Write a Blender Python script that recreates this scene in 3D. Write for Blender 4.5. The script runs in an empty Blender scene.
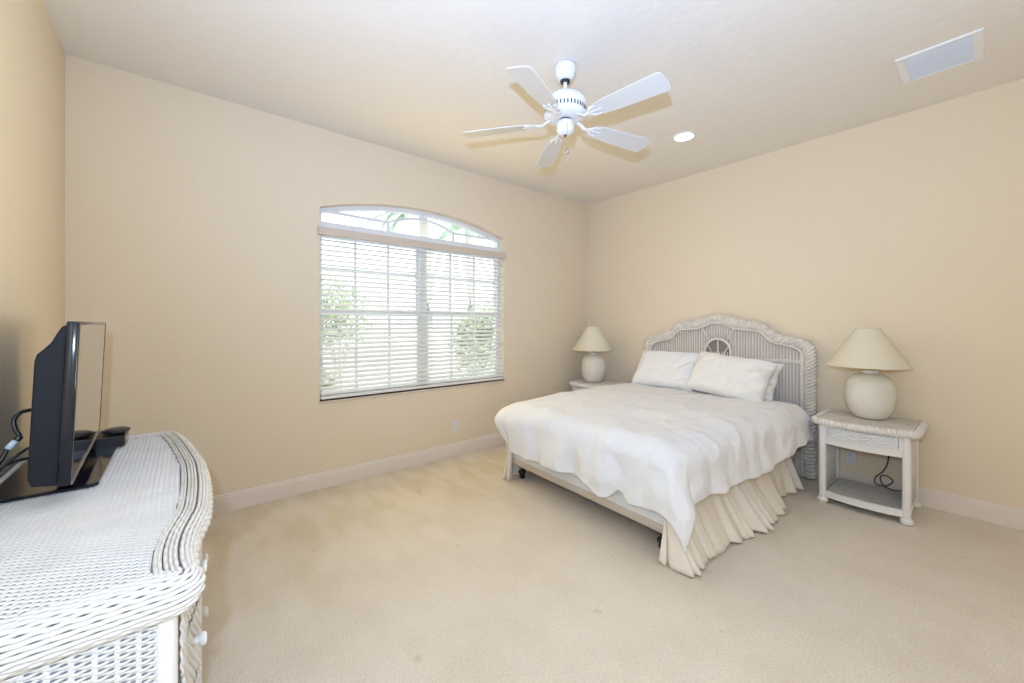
import bpy, bmesh, math, random
from mathutils import Vector, Matrix, noise
random.seed(7)
PI = math.pi
sc = bpy.context.scene
col = sc.collection
R = math.radians

# ------------------------------------------------------------------ camera, world, lights, exposure
F, HY, EYE = 398.5, 323.5, 1.395
cd = bpy.data.cameras.new('camera'); cam = bpy.data.objects.new('camera', cd); col.objects.link(cam)
cd.sensor_width = 36.0; cd.lens = 36.0 * F / 1024
cd.shift_y = -(341.5 - HY) / 1024.0
cam.location = (0, 0, EYE); cam.rotation_euler = (R(90), 0, -R(39.67))
cd.clip_start = 0.02; cd.clip_end = 200
sc.camera = cam

sc.view_settings.view_transform = 'Standard'
sc.view_settings.look = 'None'
sc.view_settings.gamma = 1.0
sc.view_settings.use_curve_mapping = False
sc.view_settings.exposure = 0.0
sc.cycles.max_bounces = 10
sc.cycles.diffuse_bounces = 6
sc.cycles.transparent_max_bounces = 12
sc.cycles.caustics_reflective = False
sc.cycles.caustics_refractive = False
sc.cycles.sample_clamp_indirect = 6
sc.cycles.use_denoising = True

w = bpy.data.worlds.new('world'); sc.world = w; w.use_nodes = True
bg = w.node_tree.nodes['Background']
bg.inputs['Color'].default_value = (0.86, 0.94, 1.0, 1); bg.inputs['Strength'].default_value = 2.4

def lamp(name, kind, loc, energy, color, rot=None, to=None, **k):
    d = bpy.data.lights.new(name, kind); d.energy = energy; d.color = color
    for a, v in k.items(): setattr(d, a, v)
    o = bpy.data.objects.new(name, d); col.objects.link(o); o.location = loc
    if to is not None: o.rotation_euler = (Vector(to) - Vector(loc)).to_track_quat('-Z', 'Y').to_euler()
    if rot is not None: o.rotation_euler = rot
    return o
# midday sun on the garden side (it comes over the roof, never into the room)
lamp('sun', 'SUN', (0, -5, 12), 3.0, (1.0, 0.97, 0.90), rot=(R(38), 0, R(12)), angle=R(1))
# the photographer's flash, a hand above the lens
lamp('camera_flash', 'POINT', (-0.12, -0.04, 1.63), 84, (0.53, 0.72, 1.03), shadow_soft_size=0.015)
# the same flash's bounce head, tipped at the ceiling
lamp('bounce_flash', 'SPOT', (-0.12, -0.04, 1.63), 340, (0.36, 0.555, 1.0), to=(1.55, 1.45, 3.05),
     spot_size=R(125), spot_blend=1.0, shadow_soft_size=0.015)
# added soft fill from behind the camera; no opening is built there
lamp('rear_fill', 'AREA', (2.1, -1.32, 1.9), 5, (1.0, 0.80, 0.55), to=(2.1, 2.0, 1.7),
     shape='RECTANGLE', size=4.4, size_y=2.1)
# added fill from behind on the right, aimed to lift the left wall
lamp('left_wall_fill', 'AREA', (4.30, -0.70, 1.6), 15, (0.86, 0.93, 1.0), to=(-0.55, 1.35, 2.3),
     shape='RECTANGLE', size=1.0, size_y=1.9, spread=R(45))
# daylight through the bedroom window
lamp('window_daylight', 'AREA', (1.9, 3.585, 1.60), 16, (1.0, 0.70, 0.10), rot=(R(-90), 0, 0),
     shape='RECTANGLE', size=1.9, size_y=1.7)

# ------------------------------------------------------------------ materials
def nodes(name):
    m = bpy.data.materials.new(name); m.use_nodes = True
    nt = m.node_tree; b = nt.nodes['Principled BSDF']
    return m, nt, b
def mat(name, c, rough=0.6, metal=0.0, bump=None, spec=0.5, vary=None, coat=0, sheen=0):
    """bump=(scale, strength, distance); vary=(scale, colour2)"""
    m, nt, b = nodes(name)
    b.inputs['Base Color'].default_value = (*c, 1); b.inputs['Roughness'].default_value = rough
    b.inputs['Metallic'].default_value = metal; b.inputs['Specular IOR Level'].default_value = spec
    b.inputs['Coat Weight'].default_value = coat; b.inputs['Sheen Weight'].default_value = sheen
    tc = nt.nodes.new('ShaderNodeTexCoord')
    if vary:
        n = nt.nodes.new('ShaderNodeTexNoise'); n.inputs['Scale'].default_value = vary[0]; n.inputs['Detail'].default_value = 4
        nt.links.new(tc.outputs['Object'], n.inputs['Vector'])
        r = nt.nodes.new('ShaderNodeValToRGB'); r.color_ramp.elements[0].position = .35; r.color_ramp.elements[1].position = .65
        r.color_ramp.elements[0].color = (*c, 1); r.color_ramp.elements[1].color = (*vary[1], 1)
        nt.links.new(n.outputs['Fac'], r.inputs['Fac']); nt.links.new(r.outputs['Color'], b.inputs['Base Color'])
    if bump:
        n = nt.nodes.new('ShaderNodeTexNoise'); n.inputs['Scale'].default_value = bump[0]; n.inputs['Detail'].default_value = 5
        nt.links.new(tc.outputs['Object'], n.inputs['Vector'])
        bp = nt.nodes.new('ShaderNodeBump'); bp.inputs['Strength'].default_value = bump[1]; bp.inputs['Distance'].default_value = bump[2]
        nt.links.new(n.outputs['Fac'], bp.inputs['Height']); nt.links.new(bp.outputs['Normal'], b.inputs['Normal'])
    return m

M = {}
M['wall'] = mat('wall_paint', (0.765, 0.655, 0.49), 0.85, bump=(38, .22, .006), spec=.25)
M['ceil'] = mat('ceiling_paint', (0.80, 0.75, 0.68), 0.9, bump=(16, .20, .012), spec=.2)
M['trim'] = mat('trim_paint', (0.76, 0.68, 0.60), 0.45, spec=.4)
M['white'] = mat('white_enamel', (0.82, 0.82, 0.80), 0.35)
M['fanwhite'] = mat('fan_white', (0.80, 0.80, 0.79), 0.3)
M['blade'] = mat('fan_blade_white', (0.66, 0.655, 0.64), 0.5, bump=(60, .05, .002))
M['frame'] = mat('vinyl_window_frame', (0.76, 0.77, 0.765), 0.4)
M['blind'] = mat('blind_slat_cream', (0.82, 0.80, 0.73), 0.45)
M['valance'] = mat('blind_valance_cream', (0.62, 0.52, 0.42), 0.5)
M['wicker'] = mat('painted_wicker', (0.755, 0.735, 0.70), 0.5, bump=(220, .3, .002), vary=(9, (0.70, 0.675, 0.64)))
M['gap'] = mat('wicker_backing', (0.27, 0.245, 0.215), 0.8)
M['topgap'] = mat('dresser_top_board', (0.31, 0.29, 0.27), 0.8, vary=(5, (0.38, 0.33, 0.31)))
M['sidegap'] = mat('dresser_side_board', (0.32, 0.35, 0.40), 0.8)
M['post'] = mat('painted_cane_wrap', (0.79, 0.77, 0.735), 0.45)
M['headw'] = mat('headboard_wicker', (0.73, 0.675, 0.60), 0.55, bump=(200, .3, .002), vary=(14, (0.65, 0.60, 0.53)))
M['headpole'] = mat('headboard_pole', (0.79, 0.735, 0.65), 0.5)
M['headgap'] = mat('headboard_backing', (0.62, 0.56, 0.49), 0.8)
M['headgap2'] = mat('headboard_arch_shade', (0.26, 0.235, 0.20), 0.8)  # dark tone stands for the shade inside the open arch
M['nightw'] = mat('nightstand_wicker', (0.76, 0.72, 0.68), 0.55, bump=(200, .3, .002), vary=(14, (0.68, 0.64, 0.59)))
M['drawerw'] = mat('drawer_wicker', (0.84, 0.845, 0.85), 0.5, bump=(200, .2, .002))
M['comforter'] = mat('white_cotton', (0.765, 0.77, 0.785), 0.9, bump=(11, .3, .03), spec=.1, sheen=.1)
M['pillow'] = mat('pillow_cotton', (0.83, 0.825, 0.815), 0.9, bump=(14, .25, .02), spec=.1)
M['pillow2'] = mat('ivory_pillow_cotton', (0.82, 0.805, 0.765), 0.9, bump=(14, .25, .02), spec=.1)
M['skirt'] = mat('cream_skirt_cotton', (0.80, 0.735, 0.64), 0.9, bump=(30, .15, .01), spec=.1)
M['mattress'] = mat('mattress_ticking', (0.78, 0.775, 0.76), 0.85, bump=(50, .2, .005))
M['boxspring'] = mat('box_spring_fabric', (0.58, 0.50, 0.42), 0.85, bump=(80, .2, .004))
M['black'] = mat('black_plastic', (0.013, 0.015, 0.020), 0.33)
M['hull'] = mat('tv_back_plastic', (0.012, 0.014, 0.020), 0.55, bump=(150, .05, .001), spec=.2)
M['gloss'] = mat('gloss_black', (0.008, 0.010, 0.018), 0.12, spec=.4, coat=.2)
M['screen'] = mat('tv_screen', (0.012, 0.012, 0.013), 0.05, spec=1.0, coat=1.0)
M['silver'] = mat('silver_plastic', (0.45, 0.45, 0.46), 0.25, metal=.6)
M['pot'] = mat('lamp_ceramic', (0.74, 0.70, 0.62), 0.55, bump=(60, .1, .003), vary=(12, (0.69, 0.645, 0.56)))
M['cord'] = mat('brown_cord', (0.06, 0.045, 0.03), 0.6)
M['brass'] = mat('lamp_brass', (0.45, 0.32, 0.15), 0.35, metal=.9)
M['plate'] = mat('outlet_plate', (0.70, 0.69, 0.69), 0.4)
M['dark'] = mat('dark_slot', (0.03, 0.03, 0.03), 0.6)
M['vent'] = mat('vent_grey', (0.62, 0.65, 0.69), 0.5)
M['ventback'] = mat('vent_filter', (0.55, 0.59, 0.64), 0.8, bump=(40, .6, .01), vary=(70, (0.33, 0.37, 0.38)))
M['metal'] = mat('bed_frame_steel', (0.04, 0.035, 0.03), 0.5, metal=.5)
M['plug'] = mat('pale_plug', (0.55, 0.65, 0.78), 0.4)
M['leaf'] = mat('leaf_green', (0.30, 0.40, 0.23), 0.6, vary=(2, (0.45, 0.54, 0.34)))
M['palm'] = mat('palm_green', (0.22, 0.36, 0.25), 0.55, vary=(2, (0.34, 0.48, 0.34)))
M['bark'] = mat('palm_bark', (0.62, 0.60, 0.55), 0.9, bump=(14, .7, .03))
M['patio'] = mat('patio_concrete', (0.60, 0.59, 0.56), 0.9, vary=(.6, (0.66, 0.65, 0.61)))
M['fence'] = mat('garden_wall_stucco', (0.80, 0.80, 0.78), 0.9, bump=(30, .2, .01))

# carpet: short pile, wide soft vacuum strokes, faint worn spots
def carpet():
    m, nt, b = nodes('beige_carpet'); L = nt.links.new; N = nt.nodes.new
    tc = N('ShaderNodeTexCoord')
    def noise_n(scale, detail, vec=None, rough=.5):
        n = N('ShaderNodeTexNoise'); n.inputs['Scale'].default_value = scale; n.inputs['Detail'].default_value = detail
        n.inputs['Roughness'].default_value = rough
        L(vec or tc.outputs['Object'], n.inputs['Vector']); return n
    mp = N('ShaderNodeMapping'); mp.inputs['Rotation'].default_value = (0, 0, R(22)); mp.inputs['Scale'].default_value = (4.5, 1.5, 1)
    L(tc.outputs['Object'], mp.inputs['Vector'])
    stroke = noise_n(1.5, 1.5, mp.outputs['Vector'])
    blot = noise_n(1.3, 5, rough=.6); fine = noise_n(120, 3); spot = noise_n(5.5, 3)
    r1 = N('ShaderNodeValToRGB'); r1.color_ramp.elements[0].position = .42; r1.color_ramp.elements[1].position = .56
    r1.color_ramp.elements[0].color = (0.72, 0.635, 0.49, 1); r1.color_ramp.elements[1].color = (0.79, 0.715, 0.61, 1)
    L(stroke.outputs['Fac'], r1.inputs['Fac'])
    r2 = N('ShaderNodeValToRGB'); r2.color_ramp.elements[0].position = .3; r2.color_ramp.elements[1].position = .6
    r2.color_ramp.elements[0].color = (0.90, 0.88, 0.85, 1); r2.color_ramp.elements[1].color = (1, 1, 1, 1)
    L(blot.outputs['Fac'], r2.inputs['Fac'])
    r3 = N('ShaderNodeValToRGB'); r3.color_ramp.elements[0].position = .24; r3.color_ramp.elements[1].position = .32
    r3.color_ramp.elements[0].color = (0.80, 0.77, 0.71, 1); r3.color_ramp.elements[1].color = (1, 1, 1, 1)
    L(spot.outputs['Fac'], r3.inputs['Fac'])
    r4 = N('ShaderNodeValToRGB'); r4.color_ramp.elements[0].position = .3; r4.color_ramp.elements[1].position = .7
    r4.color_ramp.elements[0].color = (0.88, 0.87, 0.86, 1); r4.color_ramp.elements[1].color = (1.06, 1.06, 1.06, 1)
    L(fine.outputs['Fac'], r4.inputs['Fac'])
    # the vacuum strokes fade out away from the window wall
    sx = N('ShaderNodeSeparateXYZ'); L(tc.outputs['Object'], sx.inputs[0])
    mr = N('ShaderNodeMapRange'); mr.inputs['From Min'].default_value = 1.9; mr.inputs['From Max'].default_value = 3.3
    mr.inputs['To Min'].default_value = .12; mr.inputs['To Max'].default_value = .85
    L(sx.outputs['Y'], mr.inputs['Value'])
    x0 = N('ShaderNodeMix'); x0.data_type = 'RGBA'; x0.inputs[6].default_value = (0.765, 0.695, 0.60, 1)
    L(mr.outputs['Result'], x0.inputs[0]); L(r1.outputs['Color'], x0.inputs[7])
    last = x0.outputs[2]
    for r in (r2, r3, r4):
        x = N('ShaderNodeMix'); x.data_type = 'RGBA'; x.blend_type = 'MULTIPLY'; x.inputs[0].default_value = 1
        L(last, x.inputs[6]); L(r.outputs['Color'], x.inputs[7]); last = x.outputs[2]
    L(last, b.inputs['Base Color']); b.inputs['Roughness'].default_value = 1; b.inputs['Specular IOR Level'].default_value = .05
    bp = N('ShaderNodeBump'); bp.inputs['Strength'].default_value = .5; bp.inputs['Distance'].default_value = .01
    L(fine.outputs['Fac'], bp.inputs['Height']); L(bp.outputs['Normal'], b.inputs['Normal'])
    return m
M['carpet'] = carpet()

def glass():
    m, nt, b = nodes('window_glass'); nt.nodes.remove(b); N = nt.nodes.new
    t = N('ShaderNodeBsdfTransparent'); g = N('ShaderNodeBsdfGlossy'); g.inputs['Roughness'].default_value = .02
    x = N('ShaderNodeMixShader'); x.inputs[0].default_value = .06
    nt.links.new(t.outputs[0], x.inputs[1]); nt.links.new(g.outputs[0], x.inputs[2])
    nt.links.new(x.outputs[0], nt.nodes['Material Output'].inputs['Surface']); return m
M['glass'] = glass()
def shade_mat():
    m, nt, b = nodes('lamp_shade_linen'); N = nt.nodes.new
    b.inputs['Base Color'].default_value = (0.90, 0.85, 0.69, 1); b.inputs['Roughness'].default_value = .85
    t = N('ShaderNodeBsdfTranslucent'); t.inputs['Color'].default_value = (0.92, 0.86, 0.68, 1)
    x = N('ShaderNodeMixShader'); x.inputs[0].default_value = .3
    nt.links.new(b.outputs[0], x.inputs[1]); nt.links.new(t.outputs[0], x.inputs[2])
    nt.links.new(x.outputs[0], nt.nodes['Material Output'].inputs['Surface']); return m
M['shade'] = shade_mat()
def emit(name, c, s):
    m, nt, b = nodes(name); b.inputs['Emission Color'].default_value = (*c, 1); b.inputs['Emission Strength'].default_value = s
    b.inputs['Base Color'].default_value = (.9, .9, .9, 1); return m
M['glow'] = emit('downlight_lens', (1.0, 0.96, 0.88), 6)

# ------------------------------------------------------------------ mesh helpers
def obj(name, bm, m, parent=None, smooth=False, loc=None):
    me = bpy.data.meshes.new(name)
    bmesh.ops.recalc_face_normals(bm, faces=bm.faces)
    bm.to_mesh(me); bm.free()
    if smooth:
        me.polygons.foreach_set('use_smooth', [True] * len(me.polygons))
    for x in (m if isinstance(m, (list, tuple)) else [m]): me.materials.append(M[x])
    o = bpy.data.objects.new(name, me); col.objects.link(o)
    if parent: o.parent = parent
    if loc: o.location = loc
    return o
def tag(o, label=None, cat=None, group=None, kind=None):
    if label: o['label'] = label
    if cat: o['category'] = cat
    if group: o['group'] = group
    if kind: o['kind'] = kind
    return o
def thing(name, label, cat, loc=(0, 0, 0), rz=0, group=None):
    o = bpy.data.objects.new(name, None); col.objects.link(o); o.empty_display_size = .1
    o.location = loc; o.rotation_euler = (0, 0, rz)
    return tag(o, label, cat, group)
def B(): return bmesh.new()
def box(bm, x0, x1, y0, y1, z0, z1, bev=0, seg=2, mi=0, mx=None):
    t = bmesh.new()
    v = [t.verts.new((x, y, z)) for x in (x0, x1) for y in (y0, y1) for z in (z0, z1)]
    for f in ((0, 1, 3, 2), (4, 6, 7, 5), (0, 4, 5, 1), (2, 3, 7, 6), (0, 2, 6, 4), (1, 5, 7, 3)): t.faces.new([v[i] for i in f])
    bmesh.ops.recalc_face_normals(t, faces=t.faces)
    if bev: bmesh.ops.bevel(t, geom=t.edges[:], offset=bev, segments=seg, profile=.5, affect='EDGES')
    merge(bm, t, mx, mi); return bm
def merge(bm, t, mx=None, mi=0):
    if mx is not None: t.transform(mx)
    vm = {v: bm.verts.new(v.co) for v in t.verts}
    for f in t.faces:
        try: nf = bm.faces.new([vm[v] for v in f.verts]); nf.material_index = mi; nf.smooth = f.smooth
        except ValueError: pass
    t.free()
def prism(bm, pts, axis, a0, a1, bev=0, mx=None):
    """polygon pts (2D) extruded along axis ('x': pts=(y,z), 'y': (x,z), 'z': (x,y))"""
    t = bmesh.new()
    def P(p, a): return {'x': (a, p[0], p[1]), 'y': (p[0], a, p[1]), 'z': (p[0], p[1], a)}[axis]
    u = [t.verts.new(P(p, a0)) for p in pts]; v = [t.verts.new(P(p, a1)) for p in pts]
    n = len(pts)
    t.faces.new(u); t.faces.new(v[::-1])
    for i in range(n): t.faces.new((u[i], v[i], v[(i + 1) % n], u[(i + 1) % n]))
    bmesh.ops.recalc_face_normals(t, faces=t.faces)
    if bev: bmesh.ops.bevel(t, geom=t.edges[:], offset=bev, segments=2, profile=.5, affect='EDGES')
    merge(bm, t, mx); return bm
def lathe(bm, prof, n=32, cx=0, cy=0, mx=None, sx=1, sy=1):
    """prof = [(r, z)...]"""
    t = bmesh.new(); rings = []
    for r, z in prof:
        if r < 1e-5: rings.append([t.verts.new((cx, cy, z))])
        else: rings.append([t.verts.new((cx + sx * r * math.cos(2 * PI * i / n), cy + sy * r * math.sin(2 * PI * i / n), z)) for i in range(n)])
    for a, b in zip(rings, rings[1:]):
        for i in range(n):
            j = (i + 1) % n
            q = [a[i % len(a)], a[j % len(a)], b[j % len(b)], b[i % len(b)]]
            q2 = []
            for x in q:
                if x not in q2: q2.append(x)
            if len(q2) > 2:
                try: t.faces.new(q2)
                except ValueError: pass
    merge(bm, t, mx); return bm
def frames(pts, closed=False, up=Vector((0, 0, 1))):
    n = len(pts); out = []
    for i in range(n):
        a = pts[(i - 1) % n] if (closed or i) else pts[0]
        b = pts[(i + 1) % n] if (closed or i < n - 1) else pts[-1]
        t = (b - a).normalized()
        s = t.cross(up)
        if s.length < 1e-4: s = t.cross(Vector((0, 1, 0)))
        s.normalize(); out.append((t, s, s.cross(t).normalized()))
    return out
def tube(bm, pts, r, n=8, closed=False, up=Vector((0, 0, 1)), caps=True, r2=None, disp=None):
    """swept elliptical tube; r along side vector, r2 along the other; r may be a list; disp(i, k)-> radius factor"""
    pts = [Vector(p) for p in pts]; fr = frames(pts, closed, up); rings = []
    for i, p in enumerate(pts):
        ri = r[i] if isinstance(r, (list, tuple)) else r
        rj = (r2 if r2 is not None else ri); rr = []
        for k in range(n):
            a = 2 * PI * k / n; f = disp(i, k) if disp else 1
            rr.append(bm.verts.new(p + fr[i][1] * math.cos(a) * ri * f + fr[i][2] * math.sin(a) * rj * f))
        rings.append(rr)
    m = len(rings)
    for i in range(m if closed else m - 1):
        a, b = rings[i], rings[(i + 1) % m]
        for k in range(n): bm.faces.new((a[k], a[(k + 1) % n], b[(k + 1) % n], b[k]))
    if caps and not closed:
        bm.faces.new(rings[0][::-1]); bm.faces.new(rings[-1])
    return bm
def resample(pts, step):
    pts = [Vector(p) for p in pts]; out = [pts[0].copy()]; acc = 0; total = sum((b - a).length for a, b in zip(pts, pts[1:]))
    n = max(1, round(total / step)); step = total / n; need = step
    for a, b in zip(pts, pts[1:]):
        L = (b - a).length; pos = 0
        while L - pos >= need - 1e-9:
            pos += need; out.append(a.lerp(b, pos / L)); need = step
        need -= (L - pos)
    if (out[-1] - pts[-1]).length > 1e-4: out.append(pts[-1].copy())
    return out
def smooth_path(ctrl, sub=8):
    """Catmull-Rom through control points"""
    c = [Vector(p) for p in ctrl]; c = [c[0] * 2 - c[1]] + c + [c[-1] * 2 - c[-2]]; out = []
    for i in range(1, len(c) - 2):
        for k in range(sub):
            t = k / sub; a, b, d, e = c[i - 1:i + 3]
            out.append(.5 * ((2 * b) + (d - a) * t + (2 * a - 5 * b + 4 * d - e) * t * t + (3 * b - a - 3 * d + e) * t ** 3))
    out.append(c[-2].copy()); return out
def grid(bm, fn, nu, nv, closed_u=False):
    vs = [[bm.verts.new(fn(i / nu, j / nv)) for j in range(nv + 1)] for i in range(nu + (0 if closed_u else 1))]
    m = len(vs)
    for i in range(nu):
        a, b = vs[i], vs[(i + 1) % m]
        for j in range(nv): bm.faces.new((a[j], b[j], b[j + 1], a[j + 1]))
    return vs
def ss(a, b, x):
    t = max(0, min(1, (x - a) / (b - a))); return t * t * (3 - 2 * t)
def fbm(x, y, z=0): return noise.noise(Vector((x, y, z)))

# ------------------------------------------------------------------ setting
XL, XR, YB, YF, ZC = -0.55, 4.381, 3.634, -1.40, 3.05
def struct(name, bm, m, smooth=False): return tag(obj(name, bm, m, smooth=smooth), kind='structure')
struct('floor', box(B(), XL, XR, YF, YB, -.08, 0), 'carpet')
struct('ceiling', box(B(), XL - .15, XR + .15, YF - .15, YB + .2, ZC, ZC + .12), 'ceil')
struct('wall_left', box(B(), XL - .15, XL, YF - .15, YB + .2, -.08, ZC), 'wall')
struct('wall_right', box(B(), XR, XR + .15, YF - .15, YB + .2, -.08, ZC), 'wall')
struct('wall_front', box(B(), XL, XR, YF - .15, YF, -.08, ZC), 'wall')
# window wall with an arched opening
WX0, WX1, WZ0, WZS, WZA = 0.901, 2.893, 0.735, 2.385, 2.538
WC, HW = (WX0 + WX1) / 2, (WX1 - WX0) / 2
rise = WZA - WZS; RA = (HW * HW + rise * rise) / (2 * rise)
def arch_z(x, off=0): return WZA - RA + math.sqrt(max(0, (RA - off) ** 2 - (x - WC) ** 2))
bm = B()
TH = .18
box(bm, XL, WX0, YB, YB + TH, -.08, ZC); box(bm, WX1, XR, YB, YB + TH, -.08, ZC); box(bm, WX0, WX1, YB, YB + TH, -.08, WZ0)
N_ = 40; poly = [(WX0 + (WX1 - WX0) * i / N_, arch_z(WX0 + (WX1 - WX0) * i / N_)) for i in range(N_ + 1)]
for a, b in zip(poly, poly[1:]):
    prism(bm, [a, b, (b[0], ZC), (a[0], ZC)], 'y', YB, YB + TH)
bmesh.ops.remove_doubles(bm, verts=bm.verts, dist=1e-5)
struct('wall_back', bm, 'wall')
# baseboards with a small stepped cap
def baseboard(name, p0, p1, nrm):
    bm = B(); p0, p1, nrm = Vector(p0), Vector(p1), Vector(nrm)
    prof = [(0, 0), (.015, 0), (.015, .108), (.011, .114), (.011, .124), (.006, .132), (0, .134)]
    d = (p1 - p0)
    u = [bm.verts.new(p0 + nrm * a + Vector((0, 0, z))) for a, z in prof]; v = [bm.verts.new(p1 + nrm * a + Vector((0, 0, z))) for a, z in prof]
    n = len(prof); bm.faces.new(u); bm.faces.new(v[::-1])
    for i in range(n): bm.faces.new((u[i], v[i], v[(i + 1) % n], u[(i + 1) % n]))
    return struct(name, bm, 'trim')
baseboard('baseboard_back', (XL, YB, 0), (XR, YB, 0), (0, -1, 0))
baseboard('baseboard_right', (XR, YF, 0), (XR, YB - .015, 0), (-1, 0, 0))
baseboard('baseboard_left', (XL, YF, 0), (XL, YB - .015, 0), (1, 0, 0))
baseboard('baseboard_front', (XL + .015, YF, 0), (XR - .015, YF, 0), (0, 1, 0))

# window: arched transom over two single-hung sashes
YW = YB + .085
win = tag(obj('window_1', (lambda bm: (box(bm, WX0, WX0 + .035, YW, YW + .07, WZ0, WZS - .030), box(bm, WX1 - .035, WX1, YW, YW + .07, WZ0, WZS - .030),
      box(bm, WX0, WX1, YW, YW + .07, WZ0, WZ0 + .045), box(bm, WX0, WX1, YW - .01, YW + .07, 2.175, 2.282),
      box(bm, WC - .030, WC + .040, YW, YW + .07, WZ0, 2.2), bm)[-1])(B()), 'frame'), kind='structure')
bm = B()
pts_o = [(WX0 + (WX1 - WX0) * i / N_) for i in range(N_ + 1)]
for a, b in zip(pts_o, pts_o[1:]):
    prism(bm, [(a, arch_z(a, .034)), (b, arch_z(b, .034)), (b, arch_z(b)), (a, arch_z(a))], 'y', YW, YW + .07)
obj('arch_frame', bm, 'frame', win)
bm = B()
ml = [(WX0 + .03, 2.385)]; am = []
for i in range(13):
    x = 1.545 + (2.275 - 1.545) * i / 12; am.append((x, 2.378 + .085 * (1 - ((x - 1.91) / .365) ** 2)))
path = [ml[0]] + am + [(WX1 - .03, 2.382)]
tube(bm, [(x, YW + .035, z) for x, z in path], .014, 6, r2=.013)
for x, z0, z1 in ((1.545, 2.27, 2.378), (2.275, 2.27, 2.378), (1.91, 2.463, 2.52)):
    box(bm, x - .013, x + .013, YW + .022, YW + .048, z0, z1)
obj('muntin', bm, 'frame', win)
for sx0, sx1 in ((WX0 + .022, WC - .030), (WC + .040, WX1 - .022)):
    for sz0, sz1, dy in ((WZ0 + .045, 1.515, .0), (1.485, 2.175, .03)):
        bm = B(); y0, y1 = YW + .005 + dy, YW + .035 + dy; f = .024
        box(bm, sx0, sx0 + f, y0, y1, sz0, sz1); box(bm, sx1 - f, sx1, y0, y1, sz0, sz1)
        box(bm, sx0 + f, sx1 - f, y0, y1, sz0, sz0 + f); box(bm, sx0 + f, sx1 - f, y0, y1, sz1 - f, sz1)
        sash = obj('sash', bm, 'frame', win)
        bm = B()
        for k in (1, 2):
            x = sx0 + (sx1 - sx0) * k / 3; box(bm, x - .010, x + .010, y0 + .005, y1 - .005, sz0 + f, sz1 - f)
        z = sz0 + (sz1 - sz0) * (.58 if sz0 > 1 else .53)
        box(bm, sx0 + f, sx1 - f, y0 + .007, y1 - .007, z - .010, z + .010)
        obj('muntin', bm, 'frame', sash)
        obj('pane', box(B(), sx0 + f - .003, sx1 - f + .003, (y0 + y1) / 2 - .002, (y0 + y1) / 2 + .002, sz0 + f - .003, sz1 - f + .003), 'glass', sash)
bm = B(); prism(bm, [(WX0 + .01, 2.27)] + [(x, arch_z(x, .03)) for x in pts_o[1:-1]] + [(WX1 - .01, 2.27)], 'y', YW + .048, YW + .052)
obj('pane', bm, 'glass', win)
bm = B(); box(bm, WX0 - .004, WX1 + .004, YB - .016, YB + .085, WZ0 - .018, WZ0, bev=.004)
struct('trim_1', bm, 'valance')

# ------------------------------------------------------------------ venetian blind
bl = thing('venetian_blind', 'cream horizontal slatted blind covering the lower window below the arch', 'blind', (WC, YB, 0))
BH = HW - .012
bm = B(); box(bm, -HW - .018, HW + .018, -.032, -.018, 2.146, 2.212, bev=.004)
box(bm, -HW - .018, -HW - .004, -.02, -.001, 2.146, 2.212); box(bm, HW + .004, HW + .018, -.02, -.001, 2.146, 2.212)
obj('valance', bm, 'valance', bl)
obj('headrail', box(B(), -BH, BH, -.016, .045, 2.155, 2.205), 'blind', bl)
bm = B(); NS = 32; pitch = .0424; tilt = R(25)
zs = [2.112 - i * pitch for i in range(NS)]
for z in zs:
    prof = []
    for k in range(5):
        u = -.025 + .05 * k / 4; c = .0022 * (1 - (u / .025) ** 2)
        prof.append((.026 + u * math.cos(tilt) - c * math.sin(tilt), z + u * math.sin(tilt) + c * math.cos(tilt)))
    for k in range(4, -1, -1):
        u = -.025 + .05 * k / 4; c = .0022 * (1 - (u / .025) ** 2) - .0024
        prof.append((.026 + u * math.cos(tilt) - c * math.sin(tilt), z + u * math.sin(tilt) + c * math.cos(tilt)))
    prism(bm, prof, 'x', -BH, BH)
obj('slats', bm, 'blind', bl)
zb = WZ0 + .024
obj('bottom_rail', box(B(), -BH, BH, .002, .052, zb - .012, zb + .010, bev=.004), 'blind', bl)
for x in (-.82, -.28, .28, .82):
    bm = B()
    for y in (-.001, .053): tube(bm, [(x, y, zb), (x, y, 2.16)], .0011, 5)
    obj('ladder_cord', bm, 'blind', bl)

# ------------------------------------------------------------------ garden seen through the window
tag(obj('patio', box(B(), -14, 22, YB + .3, 40, -.25, -.12), 'patio'), kind='structure')
tag(obj('garden_wall', box(B(), -8, 18, 11, 11.2, -.12, 1.25), 'fence'), 'pale stucco garden wall beyond the window', 'wall')
def leaf_ball(bm, c, r, n, s):
    for _ in range(n):
        d = Vector((random.gauss(0, 1), random.gauss(0, 1), random.gauss(0, 1))).normalized() * r * random.uniform(.55, 1)
        p = Vector(c) + Vector((d.x, d.y, d.z * .85))
        a = Vector((random.gauss(0, 1), random.gauss(0, 1), random.gauss(0, 1))).normalized(); b = a.orthogonal().normalized()
        q = a.cross(b); k = s * random.uniform(.6, 1.3)
        vs = [bm.verts.new(p + a * k), bm.verts.new(p + b * k * .4 + q * k * .1), bm.verts.new(p - a * k), bm.verts.new(p - b * k * .4 + q * k * .1)]
        bm.faces.new(vs)
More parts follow.
